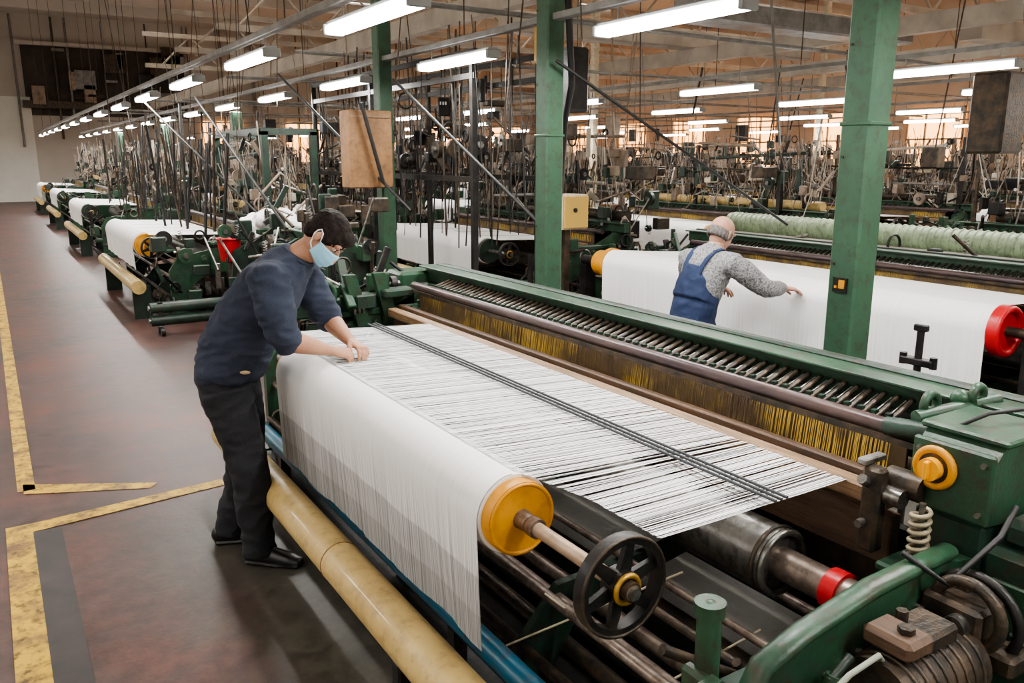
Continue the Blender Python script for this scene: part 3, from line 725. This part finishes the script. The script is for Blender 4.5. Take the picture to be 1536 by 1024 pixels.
for z in(1.7,2.6,2.8): b.box((3.75,8.7,z),(.04,4.3,.05),'black'); b.box((4.45,8.7,z),(.04,4.3,.05),'black')
b.obj('harness_head')
b=B()
for p,q,r in (((3.3,7.3,2.6),(3.7,5.4,1.35),.014),((3.45,4.9,2.55),(5.6,4.6,1.35),.012),((2.9,9.5,2.8),(3.4,7.2,1.4),.014),((2.2,10.5,2.6),(2.5,8.2,1.2),.014),((2.0,13,2.7),(2.8,9.8,1.1),.014),((5.5,3,3.6),(8.5,4.3,2.75),.025)):
    b.cyl(p,q,r,'cable',seg=8)
for i in range(60):
    x=rg.uniform(1.9,3.3);y=rg.uniform(10.5,20); z=rg.uniform(2.0,2.7)
    b.cyl((x,y,.9),(x+rg.uniform(-.2,.2),y+rg.uniform(-.3,.3),z),rg.uniform(.006,.022),rg.choice(('black','cable','dark')),seg=6)
b.path([(3.6,5.0,3.2),(3.62,4.95,2.4),(3.75,5.2,2.2),(3.7,5.2,1.6)],.025,'cable'); b.path([(3.68,5.3,3.0),(3.7,5.3,2.3),(3.9,5.5,2.0)],.03,'cable')
b.box((3.75,5.5,2.75),(.12,.12,.3),'ochre',ch=.02); b.box((4.1,5.6,2.5),(.2,.2,.5),'black',ch=.02); b.box((7.2,3.85,2.25),(.34,.3,.65),'dark',ch=.02)
b.obj('hanging_cables')
b=B()
for y in(10.2,12.6): 
    b.box((2.9,y,1.1),(.08,.08,2.2),'dgreen'); b.box((3.5,y,1.1),(.08,.08,2.2),'dgreen'); b.box((3.2,y,2.2),(.68,.08,.08),'dgreen')
b.box((2.9,11.4,2.2),(.08,2.4,.08),'dgreen')
b.obj('green_pipe_frame')

# ================= people =================
M['skin']=mat('skin_tan',(.48,.26,.165),.55,0,(.41,.20,.125),12,.35,.7,.05,120)
M['skin2']=mat('skin_light',(.50,.29,.21),.55,0,(.44,.23,.16),12)
M['navy']=mat('navy_sweatshirt',(.034,.044,.074),.9,0,(.024,.031,.052),8,.3,.7,.35,220)
M['trouser']=mat('black_trousers',(.013,.014,.018),.9,0,(.019,.019,.024),8,.3,.7,.3,200)
M['shoe']=mat('black_shoes',(.012,.012,.012),.35)
M['hair']=mat('dark_hair',(.012,.008,.007),.7,0,(.022,.015,.012),60,.4,.7,.3,260,stretch=(1,1,.3))
M['hair'].node_tree.nodes['Principled BSDF'].inputs['Specular IOR Level'].default_value=.2
M['grayhair']=mat('grey_hair',(.10,.09,.085),.7,0,(.22,.20,.19),50,.4,.7,.5,200)
M['mask']=mat('blue_face_mask',(.30,.56,.72),.75)
M['overall']=mat('navy_overalls',(.014,.030,.09),.8,0,(.010,.020,.06),8,.3,.7,.3,200)
M['marl']=mat('grey_marl_sweater',(.34,.34,.34),.9,0,(.10,.10,.11),90,.4,.62,.5,150)
M['eyew']=mat('eye_white',(.6,.57,.54),.3); M['eyed']=mat('eye_dark',(.02,.012,.01),.2); M['lip']=mat('lips',(.35,.12,.10),.5)
M['patch']=mat('tan_badge',(.45,.33,.2),.7)

def remesh(b,name,parent,vox,smooth=3,disp=0,freq=(8,8,8),disp2=0,seed=0):
    o=b.obj(name,parent)
    md=o.modifiers.new('r','REMESH'); md.mode='VOXEL'; md.voxel_size=vox; md.use_smooth_shade=True
    if smooth: s=o.modifiers.new('s','SMOOTH'); s.factor=.5; s.iterations=smooth
    dg=bpy.context.evaluated_depsgraph_get(); dg.update(); ev=o.evaluated_get(dg)
    me=bpy.data.meshes.new_from_object(ev,preserve_all_data_layers=True,depsgraph=dg)
    o.modifiers.clear(); o.data=me
    if disp:
        me.update(); nn=[v.normal.copy() for v in me.vertices]
        for v,n in zip(me.vertices,nn):
            p=v.co; q=V((p.x*freq[0],p.y*freq[1],p.z*freq[2]+seed))
            d=noise.noise(q)
            rd=1-abs(noise.noise(q*1.7+V((5,1,2))))*2
            v.co=p+n*(disp*d+disp2*rd)
    for pl in me.polygons: pl.use_smooth=True
    me.update()
    if not me.materials:
        for k in b.mats: me.materials.append(M[k])
    return o

b=B(); 
for (x,y,z,r1,r2,r3) in ((2.75,9.4,1.20,.24,.32,.10),(2.6,9.7,1.12,.18,.24,.12),(2.85,9.1,1.14,.15,.2,.08),(2.66,9.35,1.02,.12,.3,.16)): b.ell((x,y,z),(X,Y,Z),(r1,r2,r3),'cloth')
remesh(b,'crumpled_cloth',None,.015,3,.05,(7,7,7),.03)

def hand(b,wr,dirv,nrm,thumb,k,curl=.6,s=1.0):
    d=dirv.normalized(); n=(nrm-d*nrm.dot(d)).normalized(); t=(thumb-d*thumb.dot(d)-n*thumb.dot(n)).normalized()
    b.sweep([(wr,.027*s,.021*s),(wr+d*.03*s,.034*s,.018*s),(wr+d*.065*s,.041*s,.016*s),(wr+d*.088*s,.040*s,.013*s)],k,side=t,seg=16,cap='round')
    L=(.066,.075,.070,.054)
    for i in range(4):
        off=(.030-.020*i)*s
        p=wr+d*(.085-(.006 if i in(0,3) else 0))*s+t*off
        ang=0; l=L[i]*s; dd=d+t*(.12-.08*i); dd.normalize()
        pts=[(p-d*.015*s,.0095*s)]
        for sg,fr in enumerate((.45,.32,.23)):
            ang+=curl*(.7,.9,.6)[sg]*(1+.12*i)
            q=dd*math.cos(ang)-n*math.sin(ang)
            pts.append((p,.0095*s-.0007*sg*s)); p=p+q*l*fr
        pts.append((p,.0072*s))
        b.sweep(pts,k,side=t,seg=10,cap='round')
    p=wr+d*.028*s+t*.028*s
    q1=(d*.65+t*.6-n*.35).normalized(); q2=(d*.85+t*.15-n*.5).normalized()
    b.sweep([(p-q1*.01*s,.014*s),(p+q1*.035*s,.012*s),(p+q1*.035*s+q2*.028*s,.0098*s),(p+q1*.035*s+q2*.05*s,.008*s)],k,seg=10,cap='round')

def make_head(par,c,f,u,skin,hairk,bald=False,mask=False,s=1.0):
    f=f.normalized(); u=(u-f*u.dot(f)).normalized(); l=u.cross(f)
    P=lambda a,bb,cc: c+(f*a+l*bb+u*cc)*s
    ax=(l,f,u)
    b=B()
    b.ell(P(-.01,0,.03),ax,(.076*s,.096*s,.088*s),skin); b.ell(P(.025,0,-.02),ax,(.062*s,.066*s,.09*s),skin)
    b.ell(P(.045,0,-.075),ax,(.042*s,.042*s,.036*s),skin); b.ell(P(.0,0,-.05),ax,(.058*s,.07*s,.055*s),skin)
    b.sweep([(P(.086,0,.018),.009*s),(P(.098,0,-.005),.011*s),(P(.108,0,-.024),.014*s)],skin,side=l,seg=10,cap='round')
    for sg in(-1,1):
        b.ell(P(.094,sg*.012,-.028),ax,(.010*s,.010*s,.008*s),skin)
        b.ell(P(.058,sg*.034,-.02),ax,(.022*s,.020*s,.022*s),skin)
        b.ell(P(.075,sg*.03,.038),ax,(.028*s,.014*s,.009*s),skin)
        b.ell(P(.072,sg*.031,.026),ax,(.017*s,.012*s,.006*s),skin)
        b.ell(P(-.005,sg*.079,-.005),((l*sg*.5-f*.85).normalized(),(l*.85*sg+f*.5).normalized(),u),(.018*s,.007*s,.031*s),skin)
    b.ell(P(.088,0,-.052),ax,(.024*s,.010*s,.010*s),skin)
    remesh(b,'head',par,.004,3)
    b=B()
    for sg in(-1,1):
        b.ell(P(.073,sg*.031,.014),ax,(.013*s,.011*s,.0075*s),'eyew',12,8); b.ell(P(.0825,sg*.031,.013),ax,(.006*s,.003*s,.006*s),'eyed',10,6)
        b.sweep([(P(.086,sg*.014,.036),.003*s),(P(.089,sg*.03,.042),.0035*s),(P(.078,sg*.048,.036),.0022*s)],hairk,seg=8,cap='round')
    b.sweep([(P(.090,-.022,-.054),.003*s),(P(.0985,0,-.052),.0055*s),(P(.090,.022,-.054),.003*s)],'lip',seg=8,cap='round')
    b.obj('face_details',par)
    b=B()
    if bald:
        for i in range(15):
            a=math.radians(65+i*(230/14)); 
            b.ell(P(-.012,0,.0)+(f*math.cos(a)*.084+l*math.sin(a)*.066)*s-u*(-.004 if i in(0,14) else .012)*s,ax,(.016*s,.016*s,.038*s),hairk)
        remesh(b,'hair',par,.0045,3,.002,(60,60,60),.001)
    else:
        b.ell(P(-.014,0,.040),ax,(.083*s,.101*s,.086*s),hairk); b.ell(P(-.045,0,-.01),ax,(.072*s,.058*s,.066*s),hairk)
        b.ell(P(.045,.01,.078),ax,(.064*s,.050*s,.036*s),hairk)
        for sg in(-1,1): b.ell(P(.024,sg*.070,.02),ax,(.012*s,.016*s,.034*s),hairk)
        remesh(b,'hair',par,.0045,4,.004,(45,45,45),.002)
    if mask:
        b=B(); vs=[];fs=[];nu,nv=18,12
        for i in range(nv+1):
            t=i/nv; h=.006-.098*t
            for j in range(nu+1):
                a=math.radians(-82+164*j/nu)
                bulge=math.sin(pi*min(1,t*1.1))**.7 if t>0 else 0
                fr=.076+.038*max(0,math.cos(a))**1.0*(.55+.45*bulge)
                wd=.077-.011*t
                hh=h*(1-.30*(abs(math.sin(a))**3))-.012*(abs(math.sin(a))**3)
                pl=.0015*math.sin(t*6*pi)
                ca=max(0.0,math.cos(a))
                vs.append(P(.006+(fr+pl)*ca**.78,wd*math.sin(a)*1.04,hh))
        for i in range(nv):
            for j in range(nu): a=i*(nu+1)+j; fs.append((a,a+1,a+nu+2,a+nu+1))
        b.add(vs,fs,'mask',True)
        for sg in(-1,1):
            b.path([P(.022,sg*.076,-.012),P(.0,sg*.082,.02),P(-.02,sg*.084,.025),P(-.026,sg*.084,.01),P(-.024,sg*.084,-.01),P(.0,sg*.078,-.05),P(.022,sg*.070,-.062)],.0014,'thr1',6)
        o=b.obj('face_mask',par); md=o.modifiers.new('t','SOLIDIFY'); md.thickness=.002; md.offset=1
    return

# ---- worker 1
w1=empty('masked_worker')
H=V((.875,3.88,0)); F=V((.84,-.5426,0)).normalized(); Lf=V((-F.y,F.x,0))
W=lambda f,l,z: H+F*f+Lf*l+Z*z
b=B()
b.sweep([(W(-.01,0,1.0),.15,.12),(W(-.02,0,.92),.165,.135),(W(-.01,0,.83),.165,.135)],'trouser',side=Lf,seg=20,cap='round')
for (l,hp,kn,an) in ((-1,(0,-.085,.84),(.10,-.125,.48),(.125,-.135,.09)),(1,(-.01,.085,.84),(.02,.10,.48),(-.09,.085,.09))):
    h,k_,a=W(*hp),W(*kn),W(*an)
    b.sweep([(h,.100,.115),(h.lerp(k_,.5),.090,.100),(k_,.080,.086),(k_.lerp(a,.5),.076,.082),(a,.070,.074),(a-Z*.03,.072,.078)],'trouser',side=Lf,seg=18,cap='flat')
remesh(b,'trousers',w1,.009,4,.012,(7,7,9),.008,1)
b=B()
b.sweep([(W(.0,0,.885),.168,.142),(W(.0,0,.93),.186,.160),(W(.035,0,1.03),.184,.156),(W(.10,0,1.15),.182,.150),(W(.18,0,1.26),.190,.148),(W(.25,0,1.35),.195,.130),(W(.31,0,1.42),.15,.10),(W(.355,0,1.465),.085,.07)],'navy',side=Lf,seg=24,cap='flat')
RS,RE,RW=W(.26,-.185,1.385),W(.33,-.235,1.12),W(.49,-.075,1.035)
LS,LE,LW=W(.30,.175,1.375),W(.42,.225,1.13),W(.555,.075,1.045)
for (S,E,Wr) in ((RS,RE,RW),(LS,LE,LW)):
    d=(Wr-E).normalized()
    b.sweep([(W(.26,0,1.36).lerp(S,.55),.09),(S,.086),(S.lerp(E,.5),.080),(E,.070),(E+d*.012,.066)],'navy',seg=18,cap='round')
remesh(b,'sweatshirt',w1,.009,4,.013,(7,7,15),.008,4)
b=B()
b.torus(W(.352,0,1.462),(F*.6+Z*.8),.073,.012,'navy',28,8)
b.obj('collar',w1)
b=B(); b.ell(W(.13,-.175,.955),(F,Lf,Z),(.024,.008,.009),'patch',12,8); b.obj('pocket_badge',w1)
b=B()
hc=W(.485,-.015,1.545)
b.sweep([(W(.30,0,1.40),.07),(W(.36,0,1.465),.060),(W(.43,0,1.51),.056),(hc-F*.01,.05)],'skin',seg=16,cap='round')
for (E,Wr) in ((RE,RW),(LE,LW)):
    b.sweep([(E,.048),(E.lerp(Wr,.35),.047),(E.lerp(Wr,.7),.036),(Wr,.028,.024)],'skin',seg=16,cap='round')
hand(b,RW,(F*.9+Lf*.30-Z*.22),(Z*.9+F*.2-Lf*.3),Lf,'skin',.75)
hand(b,LW,(F*.75-Lf*.55-Z*.25),(Z*.9+F*.3),-Lf*.7-F*.4,'skin',.7)
remesh(b,'neck_and_arms',w1,.0042,2)
make_head(w1,hc,(F*.50-Z*.84-Lf*.18),(F*.84+Z*.5),'skin','hair',mask=True)
def shoes(par,ank,fd):
    for i,a in enumerate(ank):
        b=B(); fd_=fd[i]; sd=V((-fd_.y,fd_.x,0)); g=V((a.x,a.y,0))
        b.sweep([(g-fd_*.06+Z*.05,.036,.045),(g+Z*.055,.042,.05),(g+fd_*.08+Z*.042,.046,.038),(g+fd_*.15+Z*.033,.046,.028),(g+fd_*.19+Z*.028,.034,.02)],'shoe',side=sd,seg=16,cap='round')
        b.sweep([(g+Z*.06,.045),(g+Z*.10,.045)],'shoe',seg=14,cap='round')
        b.sweep([(g-fd_*.07+Z*.012,.038,.012),(g+Z*.012,.040,.012),(g+fd_*.09+Z*.012,.050,.012),(g+fd_*.19+Z*.012,.040,.012)],'shoe',side=sd,seg=16,cap='round')
        remesh(b,'shoe_%d'%(i+1),par,.006,2)
shoes(w1,[W(.13,-.135,.09),W(-.09,.085,.09)],[(F+Lf*-.15).normalized(),(F+Lf*.25).normalized()])

# ---- worker 2
w2=empty('overalls_worker')
H=V((4.0,4.02,0)); F=V((.97,.0,0)).normalized(); Lf=V((0,1,0))
W=lambda f,l,z: H+F*f+Lf*l+Z*z
b=B()
b.sweep([(W(.03,0,.98),.165,.13),(W(0,0,.90),.17,.14),(W(-.02,0,.80),.17,.14)],'overall',side=Lf,seg=20,cap='round')
for l in(-1,1):
    h,k_,a=W(-.02,l*.09,.78),W(.08,l*.11,.46),W(-.02,l*.12,.07)
    b.sweep([(h,.1,.11),(h.lerp(k_,.5),.088,.095),(k_,.078),(k_.lerp(a,.5),.072),(a,.066)],'overall',side=Lf,seg=18)
b.sweep([(W(.0,0,.95),.172,.139),(W(.045,0,1.08),.140,.142),(W(.075,0,1.14),.095,.142)],'overall',side=Lf,seg=24)
remesh(b,'overalls',w2,.009,3,.008,(8,8,10),.004)
b=B()
b.sweep([(W(.01,0,.92),.155,.12),(W(.06,0,1.05),.175,.13),(W(.11,0,1.16),.19,.132),(W(.145,0,1.235),.18,.11),(W(.165,0,1.275),.10,.08),(W(.18,0,1.30),.065,.06)],'marl',side=Lf,seg=24)
RS,RE,RW=W(.14,-.195,1.205),W(.33,-.34,1.04),W(.56,-.27,1.02)
LS,LE,LW=W(.13,.195,1.205),W(.20,.26,.96),W(.44,.20,.98)
for (S,E,Wr) in ((RS,RE,RW),(LS,LE,LW)):
    b.sweep([(W(.12,0,1.18).lerp(S,.6),.085),(S,.080),(S.lerp(E,.5),.070),(E,.060),(E.lerp(Wr,.6),.052),(E.lerp(Wr,.92),.040)],'marl',seg=18,cap='round')
remesh(b,'sweater',w2,.009,3,.008,(10,10,12),.005)
b=B()
for l in(-1,1):
    b.sweep([(W(-.055,l*.062,1.08),.022,.008),(W(-.042,l*.068,1.13),.022,.008),(W(-.018,l*.076,1.19),.022,.008),(W(.025,l*.085,1.245),.022,.008),(W(.075,l*.092,1.283),.022,.008),(W(.13,l*.096,1.295),.022,.008),(W(.19,l*.096,1.27),.022,.008),(W(.24,l*.09,1.20),.022,.008),(W(.255,l*.09,1.10),.022,.008)],'overall',side=Lf,seg=10)
b.obj('straps',w2)
b=B()
hc=W(.225,0,1.385)
b.sweep([(W(.14,0,1.22),.06),(W(.17,0,1.29),.058),(hc-Z*.02-F*.01,.052)],'skin2',seg=16,cap='round')
for E,Wr in((RE,RW),(LE,LW)): b.sweep([(E.lerp(Wr,.6),.035),(Wr,.027,.023)],'skin2',seg=14,cap='round')
hand(b,RW,(F*.75-Lf*.35-Z*.1),(Z*.8+F*.1),Lf,'skin2',.3); hand(b,LW,(F*.8-Z*.3),Z,-Lf,'skin2',.4)
remesh(b,'neck_and_hands',w2,.0045,2)
make_head(w2,hc,(F*.80-Z*.5+Lf*.05),(F*.5+Z*.8),'skin2','grayhair',bald=True)
shoes(w2,[W(-.02,-.12,0),W(-.02,.12,0)],[F,F])

w=bpy.data.worlds.new('world'); bpy.context.scene.world=w; w.use_nodes=True
w.node_tree.nodes['Background'].inputs[0].default_value=(.9,.8,.65,1); w.node_tree.nodes['Background'].inputs[1].default_value=.3
try: bpy.context.scene.view_settings.look='AgX - Medium High Contrast'
except Exception as e: print(e)
print('faces',sum(len(m.polygons) for m in bpy.data.meshes))
